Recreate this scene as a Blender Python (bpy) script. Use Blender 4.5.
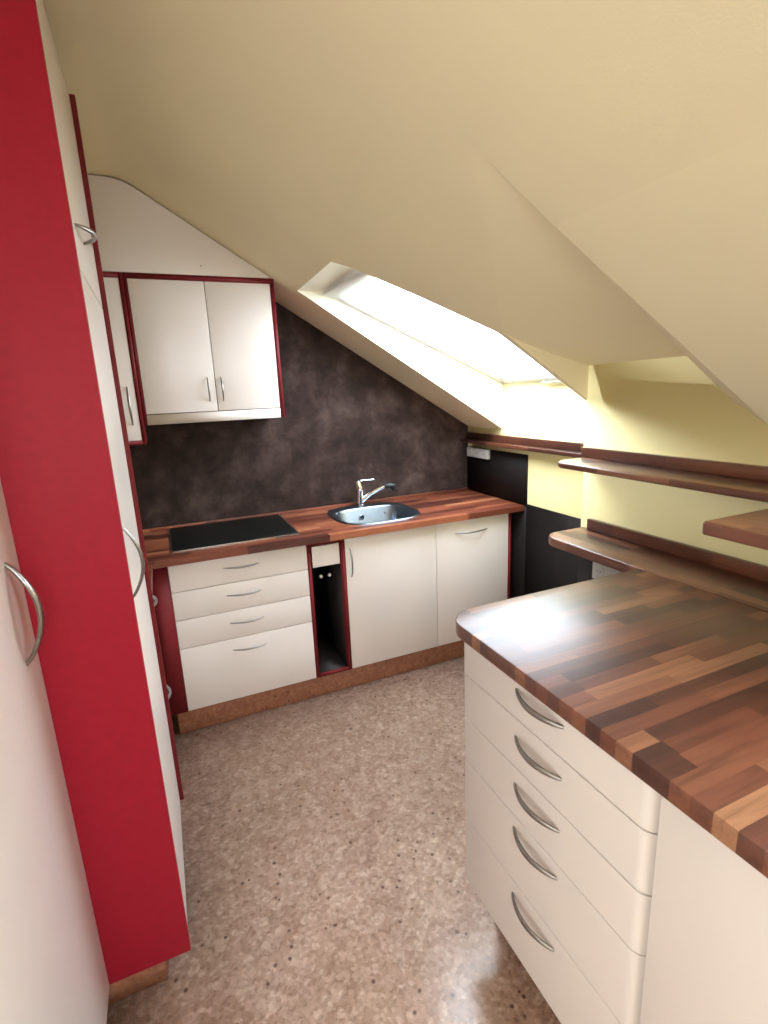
import bpy, bmesh, math, random
from mathutils import Vector, Matrix
from mathutils.geometry import tessellate_polygon

for o in list(bpy.data.objects):
    bpy.data.objects.remove(o, do_unlink=True)
SC = bpy.context.scene
COL = SC.collection
random.seed(4)

# ------------------------------------------------------------------ camera
cd = bpy.data.cameras.new('camera')
cam = bpy.data.objects.new('camera', cd)
COL.objects.link(cam)
cd.sensor_fit = 'HORIZONTAL'
cd.sensor_width = 36.0
cd.lens = 514.653 / 768 * 36.0
cd.clip_start = 0.02
RC = ((0.91617, -0.3986, -0.04188), (-0.12882, -0.1939, -0.97253), (0.37953, 0.89639, -0.22899))
rot = Matrix((
    (RC[0][0], -RC[1][0], -RC[2][0]),
    (RC[0][1], -RC[1][1], -RC[2][1]),
    (RC[0][2], -RC[1][2], -RC[2][2])))
cam.matrix_world = Matrix.Translation((0.0462, -2.9815, 1.5826)) @ rot.to_4x4()
SC.camera = cam

# ------------------------------------------------------------------ world, light, exposure
w = bpy.data.worlds.new('overcast_sky')
SC.world = w
w.use_nodes = True
bg = w.node_tree.nodes['Background']
bg.inputs[0].default_value = (0.80, 0.90, 1.0, 1)
bg.inputs[1].default_value = 21.0
WINDOW_FILL_POWER = 38.0  # fill lamp in the added, unseen rear window
DOOR_FILL_POWER = 19.0      # fill lamp in the added, unseen doorway behind the camera
SC.view_settings.view_transform = 'Standard'
SC.view_settings.look = 'None'
SC.view_settings.gamma = 1.0
SC.view_settings.use_curve_mapping = False
SC.view_settings.exposure = -0.25


def portal(name, loc, direction, sx, sy, power=None, tint=(1, 1, 1)):
    l = bpy.data.lights.new(name, 'AREA')
    l.shape = 'RECTANGLE'
    l.size = sx
    l.size_y = sy
    if power is None:
        l.cycles.is_portal = True
    else:
        l.energy = power
        l.color = tint
    o = bpy.data.objects.new(name, l)
    COL.objects.link(o)
    o.location = loc
    o.rotation_euler = Vector(direction).to_track_quat('-Z', 'Y').to_euler()
    return o


# ------------------------------------------------------------------ dimensions measured from the photograph
W, W2 = 1.942, 1.642          # right wall beside the sink, and where it steps into the room
YP = -1.358                   # where that step stands
ZK, A = 1.3317, 0.6142        # foot and pitch of the sloping ceiling
XK = 0.0314
YN = -4.6                     # wall behind the camera
XL = -0.70                    # wall behind the tall cupboards
YF = -0.579                   # fronts of the base units
ZD, ZB = 0.8644, 0.125
ZT = 0.900                    # worktop by the sink
ZI = 0.990                    # worktop of the drawers on the right


def zs(x):
    return ZK + A * (W - x)


ZC = zs(XK)

# ------------------------------------------------------------------ materials


def new_mat(name):
    m = bpy.data.materials.new(name)
    m.use_nodes = True
    nt = m.node_tree
    return m, nt, nt.nodes['Principled BSDF']


def node(nt, t, **kw):
    n = nt.nodes.new(t)
    for k, v in kw.items():
        if isinstance(v, (tuple, list, float, int)) and k in n.inputs:
            n.inputs[k].default_value = v
        else:
            setattr(n, k, v)
    return n


def ramp(nt, fac, stops, interp='LINEAR'):
    r = nt.nodes.new('ShaderNodeValToRGB')
    r.color_ramp.interpolation = interp
    el = r.color_ramp.elements
    while len(el) < len(stops):
        el.new(0.5)
    for e, (p, c) in zip(el, stops):
        e.position = p
        e.color = (c[0], c[1], c[2], 1)
    nt.links.new(fac, r.inputs[0])
    return r.outputs[0]


def objco(nt, scale=(1, 1, 1), rotz=0.0):
    tc = nt.nodes.new('ShaderNodeTexCoord')
    mp = nt.nodes.new('ShaderNodeMapping')
    mp.inputs['Scale'].default_value = scale
    mp.inputs['Rotation'].default_value = (0, 0, rotz)
    nt.links.new(tc.outputs['Object'], mp.inputs[0])
    return mp.outputs[0]


def mixc(nt, fac, a, b, mode='MIX'):
    m = nt.nodes.new('ShaderNodeMix')
    m.data_type = 'RGBA'
    m.blend_type = mode
    for s, v in ((m.inputs[0], fac), (m.inputs[6], a), (m.inputs[7], b)):
        if isinstance(v, (int, float)):
            s.default_value = v
        elif isinstance(v, tuple):
            s.default_value = (v[0], v[1], v[2], 1)
        else:
            nt.links.new(v, s)
    return m.outputs[2]


def bump(nt, bsdf, height, strength, dist=0.002):
    b = nt.nodes.new('ShaderNodeBump')
    b.inputs['Strength'].default_value = strength
    b.inputs['Distance'].default_value = dist
    nt.links.new(height, b.inputs['Height'])
    nt.links.new(b.outputs[0], bsdf.inputs['Normal'])


def lacquer(name, col, rough=0.35, var=0.04, spec=0.5, coat=0.0, scale=6):
    m, nt, b = new_mat(name)
    v = objco(nt)
    n = node(nt, 'ShaderNodeTexNoise', Scale=float(scale), Detail=4.0)
    nt.links.new(v, n.inputs['Vector'])
    lo = tuple(c * (1 - var) for c in col)
    hi = tuple(min(1, c * (1 + var)) for c in col)
    nt.links.new(ramp(nt, n.outputs[0], [(0.3, lo), (0.7, hi)]), b.inputs['Base Color'])
    b.inputs['Roughness'].default_value = rough
    b.inputs['Specular IOR Level'].default_value = spec
    b.inputs['Coat Weight'].default_value = coat
    b.inputs['Coat Roughness'].default_value = 0.15
    return m


def paint(name, col):
    m, nt, b = new_mat(name)
    v = objco(nt)
    n = node(nt, 'ShaderNodeTexNoise', Scale=3.0, Detail=3.0)
    n2 = node(nt, 'ShaderNodeTexNoise', Scale=220.0, Detail=3.0)
    nt.links.new(v, n.inputs['Vector'])
    nt.links.new(v, n2.inputs['Vector'])
    nt.links.new(ramp(nt, n.outputs[0], [(0.3, tuple(c * .97 for c in col)), (0.7, col)]), b.inputs['Base Color'])
    b.inputs['Roughness'].default_value = 0.85
    b.inputs['Specular IOR Level'].default_value = 0.2
    bump(nt, b, n2.outputs[0], 0.25, 0.001)
    return m


def staves(name, rotz, stops, width=0.034, length=0.30, rough=0.4, coat=0.7, off=(0.0, 0.0)):
    m, nt, b = new_mat(name)
    v = objco(nt, rotz=rotz)
    br = nt.nodes.new('ShaderNodeTexBrick')
    br.offset = 0.37
    br.offset_frequency = 2
    br.squash = 0.72
    br.squash_frequency = 3
    br.inputs['Scale'].default_value = 1.0
    br.inputs['Brick Width'].default_value = length
    br.inputs['Row Height'].default_value = width
    br.inputs['Mortar Size'].default_value = 0.0
    br.inputs['Color1'].default_value = (0, 0, 0, 1)
    br.inputs['Color2'].default_value = (1, 1, 1, 1)
    nt.links.new(v, br.inputs['Vector'])
    # grain drawn out along the staves
    sc = nt.nodes.new('ShaderNodeMapping')
    sc.inputs['Scale'].default_value = (3.0, 55.0, 55.0)
    nt.links.new(v, sc.inputs[0])
    # shift the grain from stave to stave
    ad = node(nt, 'ShaderNodeVectorMath', operation='ADD')
    sm = node(nt, 'ShaderNodeVectorMath', operation='SCALE')
    sm.inputs['Scale'].default_value = 37.0
    nt.links.new(br.outputs['Color'], sm.inputs[0])
    nt.links.new(sc.outputs[0], ad.inputs[0])
    nt.links.new(sm.outputs[0], ad.inputs[1])
    gn = node(nt, 'ShaderNodeTexNoise', Scale=1.0, Detail=5.0, Roughness=0.65, Distortion=0.8)
    nt.links.new(ad.outputs[0], gn.inputs['Vector'])
    base = ramp(nt, br.outputs['Color'], stops, 'LINEAR')
    grain = ramp(nt, gn.outputs[0], [(0.32, (0.55, 0.50, 0.46)), (0.52, (1.0, 1.0, 1.0)), (0.72, (1.25, 1.22, 1.15))])
    col = mixc(nt, 0.75, base, grain, 'MULTIPLY')
    nt.links.new(col, b.inputs['Base Color'])
    b.inputs['Roughness'].default_value = rough
    b.inputs['Coat Weight'].default_value = coat
    b.inputs['Coat Roughness'].default_value = 0.31
    b.inputs['Specular IOR Level'].default_value = 0.3
    return m


def cork(name, cols, rough=0.4, coat=0.0):
    m, nt, b = new_mat(name)
    v = objco(nt)
    vo = node(nt, 'ShaderNodeTexVoronoi', Scale=95.0)
    vo2 = node(nt, 'ShaderNodeTexVoronoi', Scale=42.0)
    no = node(nt, 'ShaderNodeTexNoise', Scale=70.0, Detail=6.0, Roughness=0.7)
    nl = node(nt, 'ShaderNodeTexNoise', Scale=5.0, Detail=3.0)
    nw = node(nt, 'ShaderNodeTexNoise', Scale=30.0, Detail=3.0)
    ws = node(nt, 'ShaderNodeVectorMath', operation='SCALE')
    ws.inputs['Scale'].default_value = 0.010
    wa = node(nt, 'ShaderNodeVectorMath', operation='ADD')
    nt.links.new(v, nw.inputs['Vector'])
    nt.links.new(nw.outputs['Color'], ws.inputs[0])
    nt.links.new(v, wa.inputs[0])
    nt.links.new(ws.outputs[0], wa.inputs[1])
    for n in (vo, vo2):
        nt.links.new(wa.outputs[0], n.inputs['Vector'])
    nt.links.new(v, no.inputs['Vector'])
    nt.links.new(v, nl.inputs['Vector'])
    s1 = node(nt, 'ShaderNodeSeparateColor')
    nt.links.new(vo.outputs['Color'], s1.inputs[0])
    s2 = node(nt, 'ShaderNodeSeparateColor')
    nt.links.new(vo2.outputs['Color'], s2.inputs[0])
    c1 = ramp(nt, s1.outputs[0], [(0.0, cols[0]), (0.35, cols[1]), (0.75, cols[2]), (1.0, cols[3])])
    c2 = ramp(nt, s2.outputs[1], [(0.0, cols[1]), (0.5, cols[2]), (1.0, cols[3])])
    c = mixc(nt, 0.5, c1, c2)
    mott = ramp(nt, no.outputs[0], [(0.3, (0.60, 0.55, 0.52)), (0.48, (1, 1, 1)), (0.7, (1.25, 1.22, 1.2))])
    c = mixc(nt, 0.7, c, mott, 'MULTIPLY')
    big = ramp(nt, nl.outputs[0], [(0.35, (0.94, 0.93, 0.92)), (0.65, (1.04, 1.04, 1.04))])
    c = mixc(nt, 1.0, c, big, 'MULTIPLY')
    # sparse dark bark flecks
    fl = ramp(nt, s2.outputs[2], [(0.0, (1, 1, 1)), (0.045, (1, 1, 1)), (0.055, (0, 0, 0))])
    ds = ramp(nt, vo2.outputs['Distance'], [(0.0, (1, 1, 1)), (0.22, (1, 1, 1)), (0.34, (0, 0, 0))])
    fm = mixc(nt, 1.0, fl, ds, 'MULTIPLY')
    c = mixc(nt, fm, c, (0.10, 0.045, 0.03))
    nt.links.new(c, b.inputs['Base Color'])
    b.inputs['Roughness'].default_value = rough
    b.inputs['Coat Weight'].default_value = coat
    b.inputs['Coat Roughness'].default_value = 0.25
    bump(nt, b, no.outputs[0], 0.15, 0.001)
    return m


def metal(name, col, rough):
    m, nt, b = new_mat(name)
    b.inputs['Base Color'].default_value = (*col, 1)
    b.inputs['Metallic'].default_value = 1.0
    v = objco(nt)
    n = node(nt, 'ShaderNodeTexNoise', Scale=60.0, Detail=2.0)
    nt.links.new(v, n.inputs['Vector'])
    r = ramp(nt, n.outputs[0], [(0.3, (rough * .9,) * 3), (0.7, (rough * 1.1,) * 3)])
    nt.links.new(r, b.inputs['Roughness'])
    return m


def slate(name):
    m, nt, b = new_mat(name)
    v = objco(nt)
    n1 = node(nt, 'ShaderNodeTexNoise', Scale=4.5, Detail=7.0, Roughness=0.62, Distortion=0.3)
    n2 = node(nt, 'ShaderNodeTexNoise', Scale=16.0, Detail=6.0, Roughness=0.7)
    nt.links.new(v, n1.inputs['Vector'])
    nt.links.new(v, n2.inputs['Vector'])
    c = ramp(nt, n1.outputs[0], [(0.30, (0.018, 0.0115, 0.010)), (0.5, (0.038, 0.024, 0.0215)), (0.70, (0.088, 0.059, 0.051))])
    g = ramp(nt, n2.outputs[0], [(0.35, (0.72, 0.72, 0.72)), (0.65, (1.25, 1.22, 1.2))])
    nt.links.new(mixc(nt, 0.8, c, g, 'MULTIPLY'), b.inputs['Base Color'])
    b.inputs['Roughness'].default_value = 0.7
    b.inputs['Specular IOR Level'].default_value = 0.1
    return m


WALNUT = [(0.0, (0.050, 0.016, 0.011)), (0.3, (0.100, 0.032, 0.019)), (0.55, (0.155, 0.050, 0.027)),
          (0.8, (0.21, 0.075, 0.038)), (0.95, (0.30, 0.130, 0.065)), (1.0, (0.38, 0.19, 0.095))]
M = dict(
    paint=paint('yellow_wall_paint', (0.82, 0.70, 0.36)),
    lining=paint('pale_reveal_paint', (0.90, 0.87, 0.74)),
    ceiling=paint('cream_ceiling_paint', (0.86, 0.77, 0.53)),
    front=lacquer('cream_laminate', (0.77, 0.70, 0.66), 0.38, 0.015, 0.5, 0.15, 3),
    red=lacquer('red_laminate', (0.33, 0.010, 0.026), 0.5, 0.05, 0.2, 0, 60),
    red_shaded=lacquer('red_laminate_shaded', (0.165, 0.014, 0.018), 0.5, 0.10, 0.2, 0, 40),  # the red laminate again, darkened to paint in its shade
    wood_x=staves('walnut_staves_crosswise', 0.0, WALNUT),
    wood_sink=staves('reddish_walnut_staves', 0.0, [(p, (c[0] * 1.3, c[1] * 1.05, c[2] * 1.0)) for p, c in WALNUT], 0.04, 0.4),
    wood_y=staves('walnut_staves_lengthwise', math.pi / 2, [(p, tuple(k * .85 for k in c)) for p, c in WALNUT], 0.04, 0.4),
    cork=cork('cork_floor', [(0.19, 0.105, 0.07), (0.35, 0.22, 0.155), (0.43, 0.285, 0.215), (0.60, 0.45, 0.36)], 0.42, 1.0),
    plinth=cork('cork_plinth_face', [(0.20, 0.075, 0.04), (0.28, 0.11, 0.06), (0.33, 0.14, 0.075), (0.40, 0.19, 0.11)], 0.45),
    slate=slate('brown_slate_laminate'),
    steel=metal('brushed_steel', (0.62, 0.62, 0.60), 0.3),
    satin=metal('satin_nickel', (0.34, 0.325, 0.31), 0.33),
    chrome=metal('chrome', (0.82, 0.84, 0.86), 0.08),
    basin=metal('polished_sink_steel', (0.24, 0.29, 0.36), 0.3),
    black=lacquer('black_plastic', (0.012, 0.012, 0.013), 0.35),
    dark=lacquer('niche_shade_dark', (0.02, 0.015, 0.015), 0.6),  # shade of the open niche put into the colour
    shaded_slate=lacquer('shade_painted_laminate', (0.012, 0.009, 0.008), 0.6, 0.1, 0.12),  # near-black stands in for shade on the brown slate laminate
    hob=lacquer('black_ceramic_glass', (0.006, 0.008, 0.007), 0.3, 0.02, 0.25),
    white=lacquer('white_plastic', (0.80, 0.80, 0.78), 0.35, 0.01),
    grey=lacquer('silver_grey_plastic', (0.50, 0.49, 0.47), 0.35, 0.02),
    hole=lacquer('socket_hole_dark', (0.03, 0.03, 0.03), 0.6),
)
gm, nt, b = new_mat('window_glass')
out = nt.nodes['Material Output']
tr = nt.nodes.new('ShaderNodeBsdfTransparent')
gl = nt.nodes.new('ShaderNodeBsdfGlossy')
gl.inputs['Roughness'].default_value = 0.02
ms = nt.nodes.new('ShaderNodeMixShader')
ms.inputs[0].default_value = 0.03
nt.links.new(tr.outputs[0], ms.inputs[1])
nt.links.new(gl.outputs[0], ms.inputs[2])
nt.links.new(ms.outputs[0], out.inputs[0])
M['glass'] = gm

# ------------------------------------------------------------------ mesh helpers


def box(bm, x0, x1, y0, y1, z0, z1, bev=0.0, seg=2):
    vs = [bm.verts.new(p) for p in ((x0, y0, z0), (x1, y0, z0), (x1, y1, z0), (x0, y1, z0),
                                    (x0, y0, z1), (x1, y0, z1), (x1, y1, z1), (x0, y1, z1))]
    fs = [bm.faces.new([vs[i] for i in f]) for f in
          ((3, 2, 1, 0), (4, 5, 6, 7), (0, 1, 5, 4), (1, 2, 6, 5), (2, 3, 7, 6), (3, 0, 4, 7))]
    if bev > 0:
        es = set(e for f in fs for e in f.edges)
        bmesh.ops.bevel(bm, geom=list(es), offset=bev, segments=seg, affect='EDGES', profile=0.5)
    return bm


def B(*a, **k):
    return box(bmesh.new(), *a, **k)


def prism(bm, pts, axis, a0, a1, bev=0.0, seg=2, holes=()):
    """pts: 2D outline; extruded along axis from a0 to a1."""
    def P(p, a):
        return {'x': (a, p[0], p[1]), 'y': (p[0], a, p[1]), 'z': (p[0], p[1], a)}[axis]
    loops = [list(pts)] + [list(h) for h in holes]
    flat = [p for l in loops for p in l]
    tris = tessellate_polygon([[Vector((p[0], p[1], 0)) for p in l] for l in loops])
    lo = [bm.verts.new(P(p, a0)) for p in flat]
    hi = [bm.verts.new(P(p, a1)) for p in flat]
    if not holes:
        bm.faces.new(lo)
        bm.faces.new(hi[::-1])
    else:
        for t in tris:
            bm.faces.new([lo[i] for i in t])
            bm.faces.new([hi[i] for i in reversed(t)])
    k = 0
    for l in loops:
        n = len(l)
        for i in range(n):
            j = (i + 1) % n
            bm.faces.new([lo[k + i], lo[k + j], hi[k + j], hi[k + i]])
        k += n
    bmesh.ops.recalc_face_normals(bm, faces=bm.faces[:])
    if bev > 0:
        es = [e for e in bm.edges if all(abs(f.normal.dot(Vector((axis == 'x', axis == 'y', axis == 'z')))) > .5 for f in e.link_faces[:1]) !=
              all(abs(f.normal.dot(Vector((axis == 'x', axis == 'y', axis == 'z')))) > .5 for f in e.link_faces[1:2])]
        bmesh.ops.bevel(bm, geom=es, offset=bev, segments=seg, affect='EDGES', profile=0.5)
    return bm


def rounded(x0, x1, y0, y1, r, corners='abcd', n=8):
    """outline with rounded corners; a=(x0,y0) b=(x1,y0) c=(x1,y1) d=(x0,y1)"""
    pts = []
    for c, cx, cy, a0 in (('a', x0, y0, 180), ('b', x1, y0, 270), ('c', x1, y1, 0), ('d', x0, y1, 90)):
        if c in corners:
            ox = cx + (r if cx == x0 else -r)
            oy = cy + (r if cy == y0 else -r)
            for i in range(n + 1):
                t = math.radians(a0 + 90 * i / n)
                pts.append((ox + r * math.cos(t), oy + r * math.sin(t)))
        else:
            pts.append((cx, cy))
    return pts


def tube(bm, pts, radii, n=12, flat=None):
    """sweep a round (or flattened) section along pts"""
    pts = [Vector(p) for p in pts]
    rings = []
    up = Vector(flat) if flat else None
    for i, p in enumerate(pts):
        t = (pts[min(i + 1, len(pts) - 1)] - pts[max(i - 1, 0)]).normalized()
        if up is None:
            u = t.orthogonal().normalized() if i == 0 else (lastu - t * lastu.dot(t)).normalized()
            lastu = u
        else:
            u = (up - t * up.dot(t)).normalized()
        v = t.cross(u)
        ra, rb = radii[i] if isinstance(radii[i], tuple) else (radii[i], radii[i])
        rings.append([bm.verts.new(p + u * ra * math.cos(2 * math.pi * k / n) + v * rb * math.sin(2 * math.pi * k / n)) for k in range(n)])
    for a, b_ in zip(rings, rings[1:]):
        for k in range(n):
            f = bm.faces.new([a[k], a[(k + 1) % n], b_[(k + 1) % n], b_[k]])
            f.smooth = True
    bm.faces.new(rings[0][::-1])
    bm.faces.new(rings[-1])
    bmesh.ops.recalc_face_normals(bm, faces=bm.faces[:])
    return bm


def bow(p0, p1, out_dir, h=0.028, w=0.0065, th=0.004, n=18, reach=0.0):
    """a bow handle: crescent from p0 to p1 swelling along out_dir"""
    p0, p1, d = Vector(p0), Vector(p1), Vector(out_dir).normalized()
    side = (p1 - p0).cross(d).normalized()
    pts, rad = [], []
    for i in range(n + 1):
        t = i / n
        s = math.sin(math.pi * t)
        pts.append(p0.lerp(p1, t) + d * (h * s ** 0.8 - 0.001))
        k = 0.45 + 0.55 * s ** 0.7
        rad.append((w * k, th * (0.7 + .3 * s)))
    return tube(bmesh.new(), pts, rad, 12, flat=side)


def shade_auto(bm, ang=35):
    for f in bm.faces:
        f.smooth = True
    for e in bm.edges:
        if len(e.link_faces) == 2 and e.calc_face_angle(0) > math.radians(ang):
            e.smooth = False


ORG = {}


def empty(name, loc, label, cat, group=None):
    o = bpy.data.objects.new(name, None)
    COL.objects.link(o)
    o.empty_display_size = 0.1
    o.location = loc
    ORG[o] = Vector(loc)
    o['label'] = label
    o['category'] = cat
    if group:
        o['group'] = group
    return o


def part(name, bm, mat, parent=None, label=None, loc=None):
    shade_auto(bm, 5 if name == 'ceiling' else 35)
    org = ORG[parent] if parent else Vector(loc or (0, 0, 0))
    bmesh.ops.translate(bm, verts=bm.verts[:], vec=-org)
    me = bpy.data.meshes.new(name)
    bm.to_mesh(me)
    bm.free()
    o = bpy.data.objects.new(name, me)
    COL.objects.link(o)
    mats = mat if isinstance(mat, list) else [mat]
    for m_ in mats:
        me.materials.append(M[m_])
    if parent:
        o.parent = parent
    else:
        o.location = org
    ORG[o] = org
    if label:
        o['label'] = label
    return o


def thing(name, bm, mat, label, cat, loc, group=None):
    o = part(name, bm, mat, None, label, loc)
    o['category'] = cat
    if group:
        o['group'] = group
    return o


def struct(name, bm, mat, parent=None):
    o = part(name, bm, mat, parent)
    if not parent:
        o['kind'] = 'structure'
    return o


# ================================================================== ROOM
bm = bmesh.new()
box(bm, XL - .1, W + .1, YN - .1, .1, -0.1, 0)
struct('floor', bm, 'cork')
DY0, DY1, DZ = -3.65, -2.45, 2.10          # unseen doorway behind the camera on the left, added for its fill light
bm = bmesh.new()
box(bm, XL - .1, XL, DY1, .1, 0, ZC + .1)
box(bm, XL - .1, XL, YN - .1, DY0, 0, ZC + .1)
box(bm, XL - .1, XL, DY0, DY1, DZ, ZC + .1)
box(bm, XL - .5, XL - .4, DY0 - .1, DY1 + .1, -.1, DZ + .1)  # closed box behind the added doorway, blocks the sky
box(bm, XL - .4, XL - .1, DY0 - .1, DY0, -.1, DZ + .1)
box(bm, XL - .4, XL - .1, DY1, DY1 + .1, -.1, DZ + .1)
box(bm, XL - .4, XL - .1, DY0, DY1, DZ, DZ + .1)
box(bm, XL - .4, XL - .1, DY0, DY1, -.1, 0)
struct('wall_left', bm, 'paint')
bm = bmesh.new()
box(bm, XL - .11, XL + .01, DY0, DY0 + .03, 0, DZ, .002)
box(bm, XL - .11, XL + .01, DY1 - .03, DY1, 0, DZ, .002)
box(bm, XL - .11, XL + .01, DY0 + .03, DY1 - .03, DZ - .03, DZ, .002)
struct('added_door', bm, 'white')  # frame of the added doorway, out of view
portal('doorway_fill_lamp', (XL - .012, (DY0 + DY1) / 2, DZ / 2), (1, 0, 0), DY1 - DY0 - .06, DZ - .04, DOOR_FILL_POWER, (0.97, 0.98, 1.0))  # area lamp added to brighten the room from the left
WX0, WX1, WZ0, WZ1 = -.55, .60, .95, 2.40      # unseen window behind the camera, added for its fill light
bm = bmesh.new()
box(bm, XL - .1, WX0, YN - .1, YN, 0, ZC + .1)
box(bm, WX1, W2, YN - .1, YN, 0, ZC + .1)
box(bm, WX0, WX1, YN - .1, YN, WZ1, ZC + .1)
box(bm, WX0, WX1, YN - .1, YN, 0, WZ0)
struct('wall_near', bm, 'paint')
bm = bmesh.new()
for q in ((WX0, WX0 + .05, WZ0, WZ1), (WX1 - .05, WX1, WZ0, WZ1), (WX0 + .05, WX1 - .05, WZ0, WZ0 + .05), (WX0 + .05, WX1 - .05, WZ1 - .05, WZ1), (-.025, .025, WZ0 + .05, WZ1 - .05)):
    box(bm, q[0], q[1], YN - .08, YN - .02, q[2], q[3], .003)
struct('added_window', bm, 'white')
part('window_pane', B(WX0 + .04, WX1 - .04, YN - .055, YN - .045, WZ0 + .04, WZ1 - .04), 'glass', bpy.data.objects['added_window'])
portal('window_fill_lamp', ((WX0 + WX1) / 2, YN - .14, (WZ0 + WZ1) / 2), (0, 1, 0), WX1 - WX0, WZ1 - WZ0, WINDOW_FILL_POWER, (0.93, 0.96, 1.0))  # area lamp added to brighten the surfaces facing the camera
bm = bmesh.new()
box(bm, WX0 - .05, WX1 + .05, YN - .22, YN - .2, WZ0 - .05, WZ1 + .05)
box(bm, WX0 - .05, WX0, YN - .2, YN - .1, WZ0 - .05, WZ1 + .05)
box(bm, WX1, WX1 + .05, YN - .2, YN - .1, WZ0 - .05, WZ1 + .05)
box(bm, WX0, WX1, YN - .2, YN - .1, WZ0 - .05, WZ0)
box(bm, WX0, WX1, YN - .2, YN - .1, WZ1, WZ1 + .05)
struct('lamp_backing', bm, 'white')  # unseen box added behind the window lamp to shut out the sky
struct('wall_back', prism(bmesh.new(), [(XL, 0), (W + .1, 0), (W + .1, zs(W + .1) + .02), (XK, ZC + .02), (XL, ZC + .02)], 'y', 0.0, 0.1), 'paint')

ZWB = 1.60
bm = bmesh.new()
# plan outline of the right-hand wall with its step
box(bm, W, W + .1, YP, .1, 0, ZWB)
box(bm, W2, W + .1, YN - .1, YP, 0, 1.75)
struct('wall_right', bm, 'paint')

# ceiling: flat strip, softened kink, long slope with the skylight opening and a raised pocket
YO0, YO1 = -0.386, -1.345
OPEN = [(0.742, YO0), (0.734, -0.945), (0.806, -1.027), (0.993, -1.174), (1.226, -1.335), (W, YO1), (W, YO0)]
YPK0, YPK1 = -1.362, -1.935
POCKET = [(0.72, YPK1), (1.228, YPK0), (W2 + .03, YPK0), (W2 + .03, YPK1)]
OP2 = [(0.75, -2.85), (0.75, -3.95), (1.42, -3.95), (1.42, -2.85)]
RK = 0.05
bm = bmesh.new()


def surf(bm, outline, holes, zf, flip=True):
    loops = [outline] + holes
    flat = [p for l in loops for p in l]
    vs = [bm.verts.new((p[0], p[1], zf(p[0], p[1]))) for p in flat]
    for t in tessellate_polygon([[Vector((p[0], p[1], 0)) for p in l] for l in loops]):
        f = bm.faces.new([vs[i] for i in t])
        f.normal_update()
        if f.normal.z > 0:
            f.normal_flip()
    return vs


slope = lambda x, y: zs(x)
surf(bm, [(XL - .05, .05), (XL - .05, YN), (XK - RK, YN), (XK - RK, .05)], [], lambda x, y: ZC)
NK = 20
prev = None
for i in range(NK + 1):
    t = i / NK
    x_ = XK - RK + 2 * RK * t
    # quadratic blend between the level and the pitched part
    z_ = (1 - t) ** 2 * ZC + 2 * t * (1 - t) * ZC + t * t * zs(XK + RK)
    cur = (x_, z_)
    if prev:
        vv = [bm.verts.new(p) for p in ((prev[0], .05, prev[1]), (prev[0], YN, prev[1]), (cur[0], YN, cur[1]), (cur[0], .05, cur[1]))]
        f = bm.faces.new(vv)
        f.normal_update()
        if f.normal.z > 0:
            f.normal_flip()
    prev = cur
# the slope is laid as two fields that meet on the line between opening and pocket
surf(bm, [(XK + RK, .05), (XK + RK, -1.352), (W + .06, -1.352), (W + .06, .05)], [OPEN], slope)
HX_ = 0.95
surf(bm, [(XK + RK, -1.352), (XK + RK, YN), (W2 + .02, YN), (W2 + .02, -2.8), (HX_, -2.8), (HX_, YPK1)] + [POCKET[0], POCKET[1]] +
     [(W2 + .03, YPK0), (W2 + .03, -1.352)], [OP2], slope)
# strip by the wall, dipping a little lower towards the viewer
e_ = W2 + .02
for q in (((HX_, YPK1, zs(HX_)), (HX_, -2.06, zs(HX_)), (e_, -2.06, 1.425)),
          ((HX_, YPK1, zs(HX_)), (e_, -2.06, 1.425), (e_, YPK1, zs(e_))),
          ((HX_, -2.06, zs(HX_)), (HX_, -2.7, zs(HX_)), (e_, -2.7, 1.425), (e_, -2.06, 1.425)),
          ((HX_, -2.7, zs(HX_)), (HX_, -2.8, zs(HX_)), (e_, -2.7, 1.425)),
          ((HX_, -2.8, zs(HX_)), (e_, -2.8, zs(e_)), (e_, -2.7, 1.425))):
    f = bm.faces.new([bm.verts.new(c) for c in q])
    f.normal_update()
    if f.normal.z > 0:
        f.normal_flip()
# pocket ceiling, blending out of the slope on the oblique line
CP = [Vector((0.72, YPK1, zs(0.72))), Vector((1.228, YPK0, zs(1.228))), Vector((W2 + .03, YPK0, 1.651 - .012)), Vector((W2 + .03, YPK1, 1.651 - .012))]
N = 20
grid = [[None] * (N + 1) for _ in range(N + 1)]
for i in range(N + 1):
    for j in range(N + 1):
        a_ = CP[0].lerp(CP[1], i / N)
        b_ = CP[3].lerp(CP[2], i / N)
        c_ = a_.lerp(b_, j / N)
        # leaves the slope tangentially and levels off towards the wall
        c_.z = zs(c_.x) + (b_.z - zs(b_.x)) * (j / N) ** 1.2
        grid[i][j] = bm.verts.new(c_)
for i in range(N):
    for j in range(N):
        f = bm.faces.new([grid[i][j], grid[i + 1][j], grid[i + 1][j + 1], grid[i][j + 1]])
        f.normal_update()
        if f.normal.z > 0:
            f.normal_flip()
# upright faces of the pocket
for yy, i0 in ((YPK0, 1), (YPK1, 0)):
    P0 = CP[i0]
    P1 = CP[2 if i0 == 1 else 3]
    edge_ = [tuple(grid[N if i0 == 1 else 0][j].co) for j in range(N + 1)]
    for p, q in zip(edge_, edge_[1:]):
        v = [bm.verts.new(c) for c in (p, q, (q[0], yy, zs(q[0])), (p[0], yy, zs(p[0])))]
        bm.faces.new(v)
main_bm = bm
bm = bmesh.new()
# skylight reveals


def zwin(x):
    return min(2.0717, 2.0717 - .4396 * (x - .9))


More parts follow.
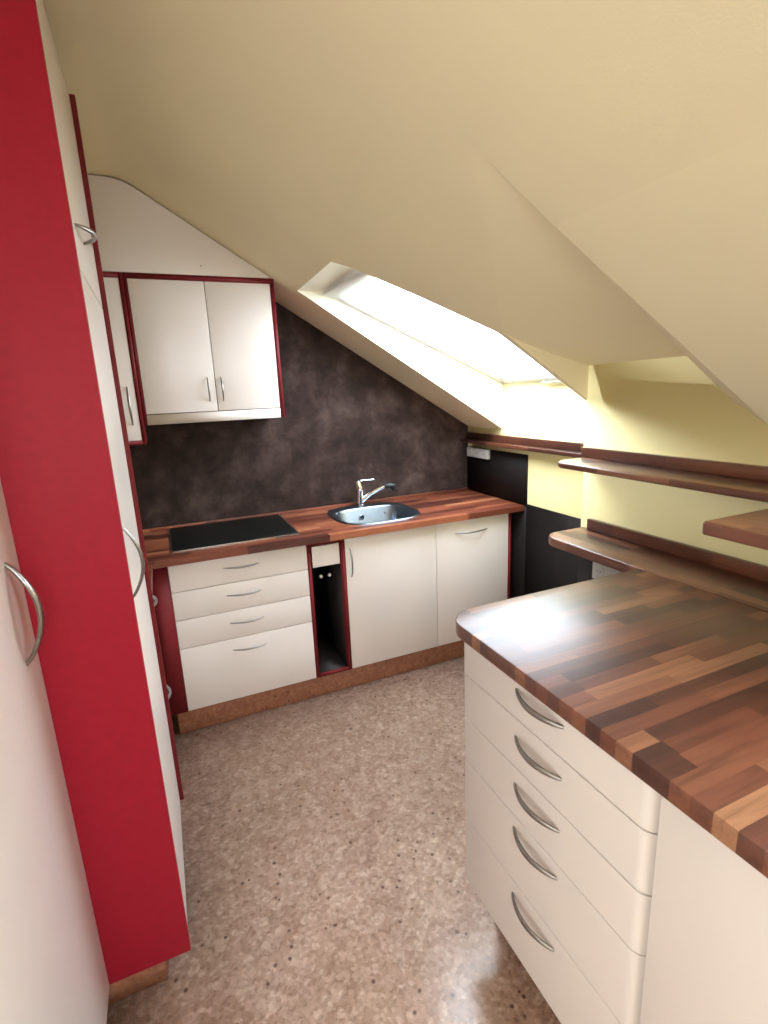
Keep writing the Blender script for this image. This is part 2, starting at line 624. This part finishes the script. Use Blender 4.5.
YM = -1.101
top = [(p[0], p[1], zwin(p[0])) for p in OPEN]
for i in range(1, 5):
    a_, b_ = OPEN[i], OPEN[i + 1]
    chain = [a_, b_]
    if i == 2:
        chain = [a_, (0.9, YM), b_]
    for p, q in zip(chain, chain[1:]):
        v = [bm.verts.new(c) for c in ((*p, zs(p[0])), (*q, zs(q[0])), (*q, zwin(q[0])), (*p, zwin(p[0])))]
        bm.faces.new(v)
v = [bm.verts.new(c) for c in ((0.742, YO0, zs(.742)), (0.9, YO0, 2.0717), (W, YO0, zwin(W)), (W, YO0, ZK))]
bm.faces.new(v)
v = [bm.verts.new(c) for c in ((0.742, YO0, zs(.742)), (0.734, -.945, zs(.734)), (0.806, -1.027, 2.0717), (0.9, YM, 2.0717), (0.9, YO0, 2.0717))]
bm.faces.new(v)
v = [bm.verts.new(c) for c in ((0.734, -.945, zs(.734)), (0.806, -1.027, zs(.806)), (0.806, -1.027, 2.0717))]
bm.faces.new(v)
bmesh.ops.remove_doubles(bm, verts=bm.verts[:], dist=0.0005)
lin = struct('trim_2', bm, 'lining')
for p_ in lin.data.polygons:
    p_.use_smooth = False
bm = main_bm
# shaft of the added, unseen second skylight behind the camera
for p, q in zip(OP2, OP2[1:] + OP2[:1]):
    v = [bm.verts.new(c) for c in ((*p, zs(p[0])), (*q, zs(q[0])), (*q, zs(q[0]) + .2), (*p, zs(p[0]) + .2))]
    bm.faces.new(v)
bmesh.ops.remove_doubles(bm, verts=bm.verts[:], dist=0.0005)
ceil_ = struct('ceiling', bm, 'ceiling')
for p_ in ceil_.data.polygons:
    p_.use_smooth = False


def roof_window(name, x0, x1, y0, y1, zf, fw=0.045):
    """frame of four rails following the roof plane, glass and a grip on the lower rail"""
    bm = bmesh.new()

    def bar(xa, xb, ya, yb, d0=-.02, d1=.06):
        v = [bm.verts.new((x, y, zf(x) + d)) for d in (d0, d1) for x, y in ((xa, ya), (xb, ya), (xb, yb), (xa, yb))]
        for f in ((3, 2, 1, 0), (4, 5, 6, 7), (0, 1, 5, 4), (1, 2, 6, 5), (2, 3, 7, 6), (3, 0, 4, 7)):
            bm.faces.new([v[i] for i in f])
    bar(x0 - .03, x0 + fw, y0 - .03, y1 + .03)
    bar(x1 - fw, x1 + .08, y0 - .03, y1 + .03)
    bar(x0, x1, y0 - .03, y0 + fw)
    bar(x0, x1, y1 - fw, y1 + .03)
    root = struct(name, bm, 'white')
    bm = bmesh.new()
    v = [bm.verts.new((x, y, zf(x) + .03)) for x, y in ((x0 + fw, y0 + fw), (x1 - fw, y0 + fw), (x1 - fw, y1 - fw), (x0 + fw, y1 - fw))]
    v2 = [bm.verts.new((q.co.x, q.co.y, q.co.z + .012)) for q in v]
    for f in ([v[3], v[2], v[1], v[0]], v2, [v[0], v[1], v2[1], v2[0]], [v[1], v[2], v2[2], v2[1]], [v[2], v[3], v2[3], v2[2]], [v[3], v[0], v2[0], v2[3]]):
        bm.faces.new(f)
    part('window_pane', bm, 'glass', root)
    ym = (y0 + y1) / 2
    xg = x1 - fw * .7
    bm = bmesh.new()
    tube(bm, [(xg, ym - .10, zf(xg) - .035), (xg, ym + .10, zf(xg) - .035)], [.007, .007], 10)
    for s in (-.09, .09):
        tube(bm, [(xg, ym + s, zf(xg) - .035), (xg, ym + s, zf(xg) - .015)], [.006, .006], 8)
    part('window_handle', bm, 'steel', root)
    return root


roof_window('window_1', 0.9, W, -1.345, -0.386, zwin, 0.04)
roof_window('added_skylight', 0.75, 1.42, -3.95, -2.85, lambda x: zs(x) + .2)  # unseen skylight, added to help light the room evenly
nrm = Vector((-A, 0, -1)).normalized()
portal('skylight_daylight', (1.42, -.866, zwin(1.42) + .09), (-.4396, 0, -1), 1.1, 1.0)
portal('added_skylight_portal', (1.085, -3.4, zs(1.085) + .3), nrm, 0.95, 1.2)  # sky portal for the added rear skylight

# ================================================================== DARK WALL PANELS
bm = prism(bmesh.new(), [(XL, ZT), (W, ZT), (W, ZK - .001), (XK, ZC - .002), (XL, ZC - .002)], 'y', -0.006, 0.0)
thing('splashback', bm, 'slate', 'tall dark brown mottled splashback on the wall behind hob and sink', 'splashback', (0.8, 0, ZT))
thing('splashback', B(W - .006, W, -.633, -.006, ZT, 1.196), 'shaded_slate', 'short splashback return, shade painted in as black, on the side wall at the end of the sink worktop', 'splashback', (W, -.3, ZT))
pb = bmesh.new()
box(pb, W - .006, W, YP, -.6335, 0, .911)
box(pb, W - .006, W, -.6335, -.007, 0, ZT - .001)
thing('wall_panel', pb, 'shaded_slate', 'panel, blackened to stand for shade, low on the side wall right of the sink run', 'wall panel', (W, -1.0, 0))
thing('wall_panel', B(W2 - .006, W2, -3.2, YP, 0, .951), 'shaded_slate', 'panel, blackened to stand for shade, below the long shelf at the side of the right-hand worktop', 'wall panel', (W2, -2.0, 0))

# ================================================================== CUPBOARDS ALONG THE BACK WALL
G = 0.0015


def front_y(name, x0, x1, z0, z1, root, label=None, y=YF, mat='front', th=.018):
    return part(name, B(x0 + G, x1 - G, y, y + th, z0 + G, z1 - G, bev=.0015), mat, root, label)


def carcass_y(root, x0, x1, z0, z1, y0, y1, side=.016, back=True, mat='red_shaded', shelf=()):
    bm = bmesh.new()
    box(bm, x0, x0 + side, y0, y1, z0, z1)
    box(bm, x1 - side, x1, y0, y1, z0, z1)
    box(bm, x0 + side, x1 - side, y0, y1, z0, z0 + .016)
    box(bm, x0 + side, x1 - side, y0, y1, z1 - .016, z1)
    if back:
        box(bm, x0 + side, x1 - side, y1 - .008, y1, z0 + .016, z1 - .016)
    for s in shelf:
        box(bm, x0 + side, x1 - side, y0 + .01, y1 - .01, s, s + .016)
    return part('carcass', bm, mat, root)


YC = YF + .019
r = empty('drawer_cabinet', (0.32, -.3, ZB), 'cream four-drawer cabinet in shade-darkened red surround under the hob', 'cabinet')
carcass_y(r, 0.0, .6388, ZB, ZD, YC, -.012)
for z0, z1, hz in ((.729, ZD, .808), (.5905, .729, .671), (.448, .5905, .530), (ZB, .448, .389)):
    d = front_y('drawer', 0.0, .6388, z0, z1, r)
    part('handle', bow((.238, YF, hz), (.400, YF, hz - .002), (0, -1, 0), .026, .0045, .0035), 'satin', d)
part('filler_panel', B(-.090, -.0005, YF, YC, ZB, ZD), 'red_shaded', r, 'shade-darkened red blank panel beside the drawers')

r = empty('open_cabinet', (.738, -.3, ZB), 'narrow open shade-darkened red cabinet with a small cream front between drawers and sink door', 'cabinet')
bm = bmesh.new()
box(bm, .6388, .6568, YF, -.012, ZB, ZD)
box(bm, .8193, .8373, YF, -.012, ZB, ZD)
box(bm, .6568, .8193, YF, -.012, ZB, ZB + .016)
box(bm, .6568, .8193, YF, -.012, ZD - .017, ZD)
part('carcass', bm, 'red_shaded', r)
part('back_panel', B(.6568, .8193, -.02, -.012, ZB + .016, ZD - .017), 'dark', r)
part('side_shade_sheet', B(.6573, .6583, YF + .03, -.03, ZB + .02, .715), 'dark', r)  # thin dark sheets added to paint in the niche's inner shade
part('floor_shade_sheet', B(.6585, .8176, YF + .012, -.03, ZB + .0165, ZB + .0185), 'dark', r)
part('side_shade_sheet', B(.8178, .8188, YF + .03, -.03, ZB + .02, .715), 'dark', r)
front_y('drawer_front', .663, .809, .730, .842, r, y=YF + .002)
t = empty('towel_rail', (.745, -.3, .66), 'pull-out towel rail with two bright rod ends in the narrow open cabinet', 'towel rail')
for xx in (.722, .768):
    o = part('rod', tube(bmesh.new(), [(xx, -.50, .653), (xx, -.12, .653)], [.006, .006], 12), 'chrome', t)
    part('end_cap', tube(bmesh.new(), [(xx, -.508, .653), (xx, -.498, .653)], [.0085, .0085], 14), 'white', o, 'bright round end cap')
part('slide_rail', B(.659, .672, -.52, -.06, .36, .668, bev=.002), 'satin', t, 'upright metal side plate')
part('mounting_plate', B(.660, .817, -.125, -.115, .635, .672), 'black', t)

r = empty('sink_cabinet', (1.1, -.3, ZB), 'cream single-door cabinet with upright bow handle under the sink', 'cabinet')
bm = bmesh.new()
box(bm, .8375, .8535, YC, -.012, ZB, ZD - .03)
box(bm, 1.3516, 1.3674, YC, -.012, ZB, ZD - .03)
box(bm, .8535, 1.3516, YC, -.012, ZB, ZB + .016)
box(bm, .8535, 1.3516, -.02, -.012, ZB + .016, .6)
part('carcass', bm, 'red_shaded', r)
d = front_y('door', .8373, 1.3676, ZB, ZD, r)
part('handle', bow((.864, YF, .805), (.866, YF, .648), (0, -1, 0), .026, .0045, .0035), 'satin', d)

r = empty('base_cabinet', (1.61, -.3, ZB), 'cream door with a level bow handle at the right end of the sink run', 'cabinet')
carcass_y(r, 1.3677, 1.8520, ZB, ZD, YC, -.012)
d = front_y('door', 1.3676, 1.8532, ZB, ZD, r)
part('handle', bow((1.490, YF, .788), (1.705, YF, .788), (0, -1, 0), .028, .005, .0035), 'satin', d)
part('end_panel', B(1.8534, 1.872, YF - .001, -.012, 0, ZD), 'red_shaded', r, 'shade-darkened red end panel')

thing('plinth', B(-.05, 1.853, -.5505, -.535, 0, ZB - .002, bev=.001), 'plinth', 'reddish brown cork plinth under the cupboards of the sink run', 'plinth', (.9, -.55, 0))

# left corner run, mostly hidden behind the tall cupboard
r = empty('corner_cabinet', (-.35, -.85, ZB), 'base cabinet on the left between tall cupboard and corner, only its handle ends showing', 'cabinet')
bm = bmesh.new()
box(bm, -.68, -.104, -1.112, -1.096, ZB, ZD)
box(bm, -.68, -.104, -.62, -.604, ZB, ZD)
box(bm, -.68, -.104, -1.096, -.62, ZB, ZB + .016)
box(bm, -.68, -.672, -1.096, -.62, ZB + .016, ZD)
part('carcass', bm, 'red_shaded', r)
for z0, z1, hz in ((.50, ZD, .795), (ZB, .50, .381)):
    d = part('drawer', B(-.103, -.085, -1.111, -.606, z0 + G, z1 - G, bev=.0015), 'front', r)
    part('handle', bow((-.085, -.90, hz), (-.085, -.73, hz), (1, 0, 0), .032, .008, .005), 'satin', d)
thing('plinth', B(-.115, -.10, -1.11, -.56, 0, ZB - .002, bev=.001), 'plinth', 'short cork plinth on the left beside the tall cupboard', 'plinth', (-.1, -.85, 0))

# ---------------- worktop with sink cut-out
SX0, SX1, SY0, SY1 = .868, 1.362, -.535, -.050
hole = rounded(SX0 + .02, SX1 - .02, SY0 + .02, SY1 - .02, .09, n=6)
r = empty('worktop', (.9, -.3, ZD), 'reddish brown wooden worktop with the hob and sink let into it', 'worktop')
bm = prism(bmesh.new(), [(-.69, -.007), (-.69, -1.111), (-.058, -1.111), (-.058, -.618), (W - .007, -.618), (W - .007, -.007)], 'z', ZD + .004, ZT, 0, holes=[hole])
part('top', bm, 'wood_sink', r)
part('upstand', B(-.69, W - .007, -.022, -.0065, ZT, ZT + .014, bev=.002), 'wood_sink', r, 'narrow wooden strip along the wall')

r = empty('ceramic_hob', (.325, -.27, ZT), 'black glass ceramic hob with thin steel rim in the worktop', 'hob')
bm = prism(bmesh.new(), rounded(.022, .628, -.512, -.028, .008, n=3), 'z', ZT + .0006, ZT + .004, 0)
part('rim', bm, 'steel', r)
part('glass_plate', prism(bmesh.new(), rounded(.030, .620, -.504, -.036, .005, n=3), 'z', ZT + .0035, ZT + .0065, .001, 1), 'hob', r)

# ---------------- sink


def ring_loft(bm, loops, close_last=True):
    rings = [[bm.verts.new(p) for p in l] for l in loops]
    n = len(rings[0])
    for a_, b_ in zip(rings, rings[1:]):
        for k in range(n):
            bm.faces.new([a_[k], a_[(k + 1) % n], b_[(k + 1) % n], b_[k]])
    if close_last:
        bm.faces.new(rings[-1])
    bmesh.ops.recalc_face_normals(bm, faces=bm.faces[:])
    return bm


def super_loop(cx, cy, a_, b_, e, z, n=48, skew=0.0):
    l = []
    for k in range(n):
        t = 2 * math.pi * k / n
        c, s = math.cos(t), math.sin(t)
        x = math.copysign(abs(c) ** (2 / e), c) * a_
        y = math.copysign(abs(s) ** (2 / e), s) * b_
        x *= 1 + skew * (-y / b_)
        l.append((cx + x, cy + y, z))
    return l


SCX, SCY = (SX0 + SX1) / 2, (SY0 + SY1) / 2
r = empty('kitchen_sink', (SCX, SCY, ZT), 'small stainless steel sink with rounded corners set in the worktop', 'sink')
HX, HY = (SX1 - SX0) / 2, (SY1 - SY0) / 2
bcx, bcy = SCX, SCY - .035
bm = bmesh.new()
ring_loft(bm, [super_loop(SCX, SCY, HX, HY, 3.2, ZT + .0005), super_loop(SCX, SCY, HX - .003, HY - .003, 3.2, ZT + .005),
               super_loop(SCX, SCY, HX - .012, HY - .012, 3.2, ZT + .006), super_loop(bcx, bcy, HX - .028, HY - .058, 3.4, ZT + .003),
               super_loop(bcx, bcy, HX - .034, HY - .064, 3.4, ZT - .006), super_loop(bcx, bcy, HX - .048, HY - .078, 3.6, ZT - .13),
               super_loop(bcx, bcy, HX - .062, HY - .092, 3.4, ZT - .15), super_loop(bcx, bcy, HX - .09, HY - .12, 3.0, ZT - .157),
               super_loop(bcx, bcy, .045, .045, 2.0, ZT - .160)])
part('basin', bm, 'basin', r)
bm = bmesh.new()
ring_loft(bm, [super_loop(bcx, bcy, .043, .043, 2, ZT - .159), super_loop(bcx, bcy, .040, .040, 2, ZT - .155), super_loop(bcx, bcy, .03, .03, 2, ZT - .157),
               super_loop(bcx, bcy, .018, .018, 2, ZT - .153)])
part('drain', bm, 'chrome', r)
yb = bcy + HY - .078
part('overflow', tube(bmesh.new(), [(bcx - .02, yb + .012, ZT - .05), (bcx - .02, yb - .004, ZT - .05)], [.014, .014], 16), 'chrome', r)

# ---------------- mixer tap
fx, fy = 1.115, -.092
r = empty('mixer_tap', (fx, fy, ZT + .005), 'chrome single-lever mixer tap behind the sink, spout to the right', 'tap')
zb = ZT + .005
part('body', tube(bmesh.new(), [(fx, fy, zb), (fx, fy, zb + .008), (fx, fy, zb + .012), (fx, fy, zb + .07), (fx, fy, zb + .10)],
                  [.026, .026, .021, .020, .021], 24), 'chrome', r)
part('lever_cap', tube(bmesh.new(), [(fx, fy, zb + .101), (fx - .001, fy, zb + .105), (fx - .003, fy + .002, zb + .14), (fx - .004, fy + .002, zb + .155), (fx - .004, fy + .002, zb + .16)],
                       [.019, .0225, .0215, .019, .012], 24), 'chrome', r)
part('lever', tube(bmesh.new(), [(fx - .012, fy, zb + .152), (fx + .03, fy - .008, zb + .158), (fx + .088, fy - .02, zb + .157)],
                   [(.009, .005), (.007, .004), (.006, .003)], 12, flat=(0, 1, 0)), 'chrome', r)
sp = [(fx + .008, fy - .005, zb + .03), (fx + .05, fy - .018, zb + .065), (fx + .10, fy - .035, zb + .095), (fx + .145, fy - .05, zb + .112)]
part('spout', tube(bmesh.new(), sp, [.017, .015, .0145, .0155], 16), 'chrome', r)
part('spray_head', tube(bmesh.new(), [(fx + .143, fy - .0495, zb + .1115), (fx + .175, fy - .060, zb + .118), (fx + .195, fy - .066, zb + .110), (fx + .203, fy - .069, zb + .088)],
                        [.0165, .019, .020, .017], 16), 'black', r, 'black spray head at the end of the spout')

# ================================================================== WALL CUPBOARDS
YW = -.323
ZWT, XWR = 2.130, .645
r = empty('wall_cabinet', (.32, 0, 1.4727), 'cream two-door wall cabinet with shade-darkened red frame above the hob', 'cabinet')
bm = bmesh.new()
box(bm, -.0145, 0, YW, -.007, 1.4727, ZWT)
# the right side is cut back under the sloping ceiling
box(bm, XWR - .020, XWR, YW, -.007, 1.4727, zs(XWR) - .004)
box(bm, 0, XWR - .02, YW, -.007, ZWT - .022, ZWT - .012)
box(bm, 0, XWR - .02, YW + .02, -.007, 1.52, 1.536)
part('frame', bm, 'red_shaded', r)
part('back_panel', B(0, XWR - .02, -.012, -.007, 1.536, ZWT - .022), 'red_shaded', r)
for x0, x1, hx in ((0, .3219, .2865), (.3219, XWR - .020, .3495)):
    d = front_y('door', x0, x1, 1.5208, ZWT - .022, r, y=YW - .002)
    part('handle', bow((hx, YW - .002, 1.680), (hx + .002, YW - .002, 1.568), (0, -1, 0), .022, .0045, .0035), 'satin', d)
part('light_pelmet', B(.001, XWR - .021, YW - .002, YW + .016, 1.4727, 1.519), 'front', r, 'cream strip below the doors')
part('top_rail', B(-.0145, XWR - .001, YW - .003, YW + .01, ZWT - .021, ZWT), 'red_shaded', r)

r = empty('wall_cabinet', (-.2, 0, 1.388), 'narrow cream wall cabinet in the left corner, hanging lower than its neighbour', 'cabinet')
bm = bmesh.new()
box(bm, -.031, -.015, YW - .004, -.007, 1.388, ZWT)
box(bm, -.40, -.384, YW, -.007, 1.388, ZWT)
box(bm, -.384, -.031, YW - .004, -.007, 1.388, 1.405)
box(bm, -.384, -.031, YW - .004, -.007, ZWT - .021, ZWT)
part('frame', bm, 'red_shaded', r)
d = front_y('door', -.384, -.031, 1.405, ZWT - .021, r, y=YW - .002)
part('handle', bow((-.064, YW - .002, 1.648), (-.061, YW - .002, 1.478), (0, -1, 0), .03, .006, .004), 'satin', d)

XS = W - (ZWT + .002 - ZK) / A
bm = prism(bmesh.new(), [(-.55, ZWT + .002), (XS - .004, ZWT + .002), (XK + .06, zs(XK + .06) - .006), (XK + .02, zs(XK + .02) - .010), (XK, ZC - .014), (XK - .03, ZC - .008), (XK - .07, ZC - .005), (-.55, ZC - .005)],
           'y', YW - .002, YW + .016)
r = thing('blind_panel', bm, 'front', 'cream infill panel filling the gable between wall cabinets and ceiling', 'panel', (.1, YW, ZWT))
part('screw_hole', tube(bmesh.new(), [(.317, YW - .0015, 2.172), (.317, YW - .003, 2.172)], [.003, .003], 10), 'hole', r)

# ================================================================== TALL CUPBOARDS ON THE LEFT
YT0, YT1 = -1.7275, -1.1147
r = empty('tall_cabinet', (-.36, -1.42, 0), 'tall cream cupboard with big bright red side panel at the left', 'cabinet')
ZTT = 2.42
part('side_panel', B(-.690, -.059, YT0, YT0 + .018, .10, ZC - .03, bev=.001), 'red', r, 'large bright red side panel facing the viewer')
part('side_panel', B(-.690, -.049, YT1 - .016, YT1, 0.10, ZTT, bev=.001), 'red_shaded', r, 'shade-darkened red side panel at the far end, seen edge-on')
bm = bmesh.new()
box(bm, -.69, -.085, YT0 + .019, YT1 - .017, .10, .116)
box(bm, -.69, -.085, YT0 + .019, YT1 - .017, ZTT - .018, ZTT)
box(bm, -.69, -.085, YT0 + .019, YT1 - .017, 1.85, 1.866)
box(bm, -.69, -.682, YT0 + .019, YT1 - .017, .116, ZTT - .018)
part('carcass', bm, 'red_shaded', r)
d = part('door', B(-.082, -.063, YT0 + .020, YT1 - .018, 1.862, ZTT, bev=.0015), 'front', r, 'upper door')
part('handle', bow((-.063, -1.612, 1.957), (-.063, -1.456, 1.957), (1, 0, 0), .032, .006, .0045), 'satin', d)
d = part('door', B(-.082, -.063, YT0 + .020, YT1 - .018, .102, 1.858, bev=.0015), 'front', r, 'lower door')
part('handle', bow((-.063, -1.690, 1.305), (-.063, -1.690, 1.130), (1, 0, 0), .034, .007, .0045), 'satin', d)
part('plinth', B(-.69, -.13, YT0 + .03, YT1 - .03, 0, .099), 'plinth', r)

r = empty('tall_cabinet', (-.5, -2.05, 0), 'tall cream cupboard set back at the left edge, bow handle near the red panel', 'cabinet')
XW = -.2595
bm = bmesh.new()
box(bm, -.69, XW - .021, -2.40, -2.382, .10, 2.40)
box(bm, -.69, XW - .021, YT0 - .020, YT0 - .003, .10, 2.40)
box(bm, -.69, XW - .021, -2.382, YT0 - .020, .10, .118)
box(bm, -.69, XW - .021, -2.382, YT0 - .020, 2.382, 2.40)
box(bm, -.69, -.682, -2.382, YT0 - .020, .118, 2.382)
part('carcass', bm, 'front', r)
d = part('door', B(XW - .019, XW, -2.398, YT0 - .003, .102, 2.398, bev=.0015), 'front', r)
part('handle', bow((XW, -1.823, 1.290), (XW, -1.823, 1.075), (1, 0, 0), .042, .011, .006), 'satin', d)
part('plinth', B(-.69, XW - .07, -2.38, YT0 - .02, 0, .099), 'plinth', r)

# ================================================================== RIGHT-HAND DRAWER BLOCK
XI, YI0, YI1 = .705, -1.9227, -2.503
ZIB = .1736
r = empty('drawer_cabinet', (1.0, -2.21, 0), 'cream cabinet of five drawers with curved handles under the right-hand worktop', 'cabinet')


def island_front(y0, y1, z0, z1, rr=.03):
    """front whose near vertical edge is rounded over"""
    pts = [(XI + .02, y1)]
    pts = [(XI + .045, y1), (XI + .045, y0 + .001), (XI + .045, y0)]
    out = [(XI + .05, y1 - 0.0), (XI + .002, y1), (XI, y1 - .003)]
    for i in range(9):
        t = math.radians(90 * i / 8)
        out.append((XI + rr - rr * math.cos(t), y0 + rr - rr * math.sin(t)))
    out.append((XI + .05, y0))
    return prism(bmesh.new(), out, 'z', z0 + G, z1 - G, .001, 1)


bm = bmesh.new()
box(bm, XI + .052, 1.30, YI1 + .001, YI1 + .017, ZIB, ZI - .040)
box(bm, XI + .052, 1.30, YI0 - .017, YI0 - .001, ZIB, ZI - .040)
box(bm, XI + .052, 1.30, YI1 + .017, YI0 - .017, ZIB, ZIB + .016)
box(bm, 1.292, 1.30, YI1 + .017, YI0 - .017, ZIB + .016, ZI - .040)
part('carcass', bm, 'front', r)
for z0, z1, hz in ((.8447, ZI - .039, .918), (.7154, .8447, .797), (.5815, .7154, .670), (.3902, .5815, .547), (ZIB, .3902, .350)):
    d = part('drawer', island_front(YI1, YI0, z0, z1), 'front', r)
    part('handle', bow((XI, -2.142, hz + .001), (XI, -2.292, hz), (-1, 0, 0), .024, .008, .0048), 'satin', d)
part('plinth', B(XI + .09, 1.29, YI1 + .002, YI0 - .03, 0, ZIB - .001), 'plinth', r)

r = empty('end_cabinet', (1.0, -2.85, 0), 'plain cream cupboard front without handle at the bottom right edge', 'cabinet')
bm = bmesh.new()
box(bm, XI + .025, 1.30, -3.15, -3.132, ZIB, ZI - .040)
box(bm, XI + .025, 1.30, -2.525, -2.511, ZIB, ZI - .040)
box(bm, XI + .025, 1.30, -3.132, -2.525, ZIB, ZIB + .016)
part('carcass', bm, 'front', r)
part('door', B(XI, XI + .019, -3.15, -2.509, ZIB, ZI - .041, bev=.002), 'front', r)
part('plinth', B(XI + .09, 1.29, -3.15, -2.508, 0, ZIB - .001), 'plinth', r)

XIW, YIW = .687, -1.852
out = rounded(XIW, 1.4122, -3.17, YIW, .085, 'd', 12)
bm = prism(bmesh.new(), out, 'z', ZI - .038, ZI, .003, 2)
thing('worktop', bm, 'wood_x', 'walnut block worktop with rounded corner over the five right-hand drawers', 'worktop', (1.05, -2.5, ZI - .038))

# ================================================================== SHELVES


def shelf(loc, label, x0, x1, y0, y1, z0, z1, up=None, r_=.06, corners='d', bev=.006, upy=None, upx=None):
    root = empty('wall_shelf', loc, label, 'shelf')
    part('board', prism(bmesh.new(), rounded(x0, x1, y0, y1, r_, corners, 10), 'z', z0, z1, bev, 3), 'wood_y', root)
    if up:
        ua, ub = upy or (y0, y1)
        part('upstand', B(x1 - .02, x1, ua, ub, z1, up, bev=.003), 'wood_y', root, 'upright wooden strip against the wall')
    return root


shelf((1.9, -.7, 1.222), 'slim reddish wooden shelf in the niche below the skylight', W - .062, W - .001, -1.345, -.008, 1.228, 1.250, 1.293, .02, 'a', .004, (-1.05, -.008))
bpy.data.objects['wall_shelf']['group'] = 'wooden shelves on the right wall'
s2 = shelf((1.54, -1.9, 1.262), 'upper long walnut shelf with rounded end on the yellow wall', 1.455, W2 - .001, -2.90, -1.372, 1.260, 1.284, 1.3247, .07, 'd', .008, (-2.90, -1.362))
s3 = shelf((1.52, -2.1, .952), 'lower walnut shelf board with rounded end, level with the drawer worktop', 1.4126, W2 - .007, -3.17, -1.378, ZI - .038, ZI, 1.0348, .075, 'd', .008, (-3.17, -1.418))
s4 = shelf((1.25, -2.5, 1.256), 'deeper walnut shelf jutting in at the right edge over the worktop', 1.077, 1.4545, -2.90, -2.272, 1.256, 1.284, None, .012, 'd', .004)
for s in (s2, s3, s4):
    s['group'] = 'wooden shelves on the right wall'

# ================================================================== SOCKETS


def socket(label, x, y0, y1, z0, z1, n, th=.012):
    root = empty('power_outlet', (x, (y0 + y1) / 2, z0), label, 'power outlet')
    fr_ = part('cover_plate', B(x - th, x, y0, y1, z0, z1, bev=.003), 'grey', root)
    wd = (y1 - y0) / n
    for i in range(n):
        cy = y0 + wd * (i + .5)
        cz = (z0 + z1) / 2
        rr = min(wd, z1 - z0) * .36
        s_ = part('socket_insert', tube(bmesh.new(), [(x - th + .001, cy, cz), (x - th - .002, cy, cz)], [rr, rr], 24), 'grey', root)
        bm = bmesh.new()
        for dy in (-.008, .008):
            tube(bm, [(x - th - .001, cy + dy, cz), (x - th - .003, cy + dy, cz)], [.0027, .0027], 8)
        part('pin_holes', bm, 'hole', s_)
    return root


socket('silver-grey socket strip under the slim shelf in the far corner', W - .007, -.275, -.035, 1.135, 1.195, 3, .022)
socket('silver-grey double socket just below the lower shelf behind the worktop', W2 - .007, -1.60, -1.452, .785, .868, 2)
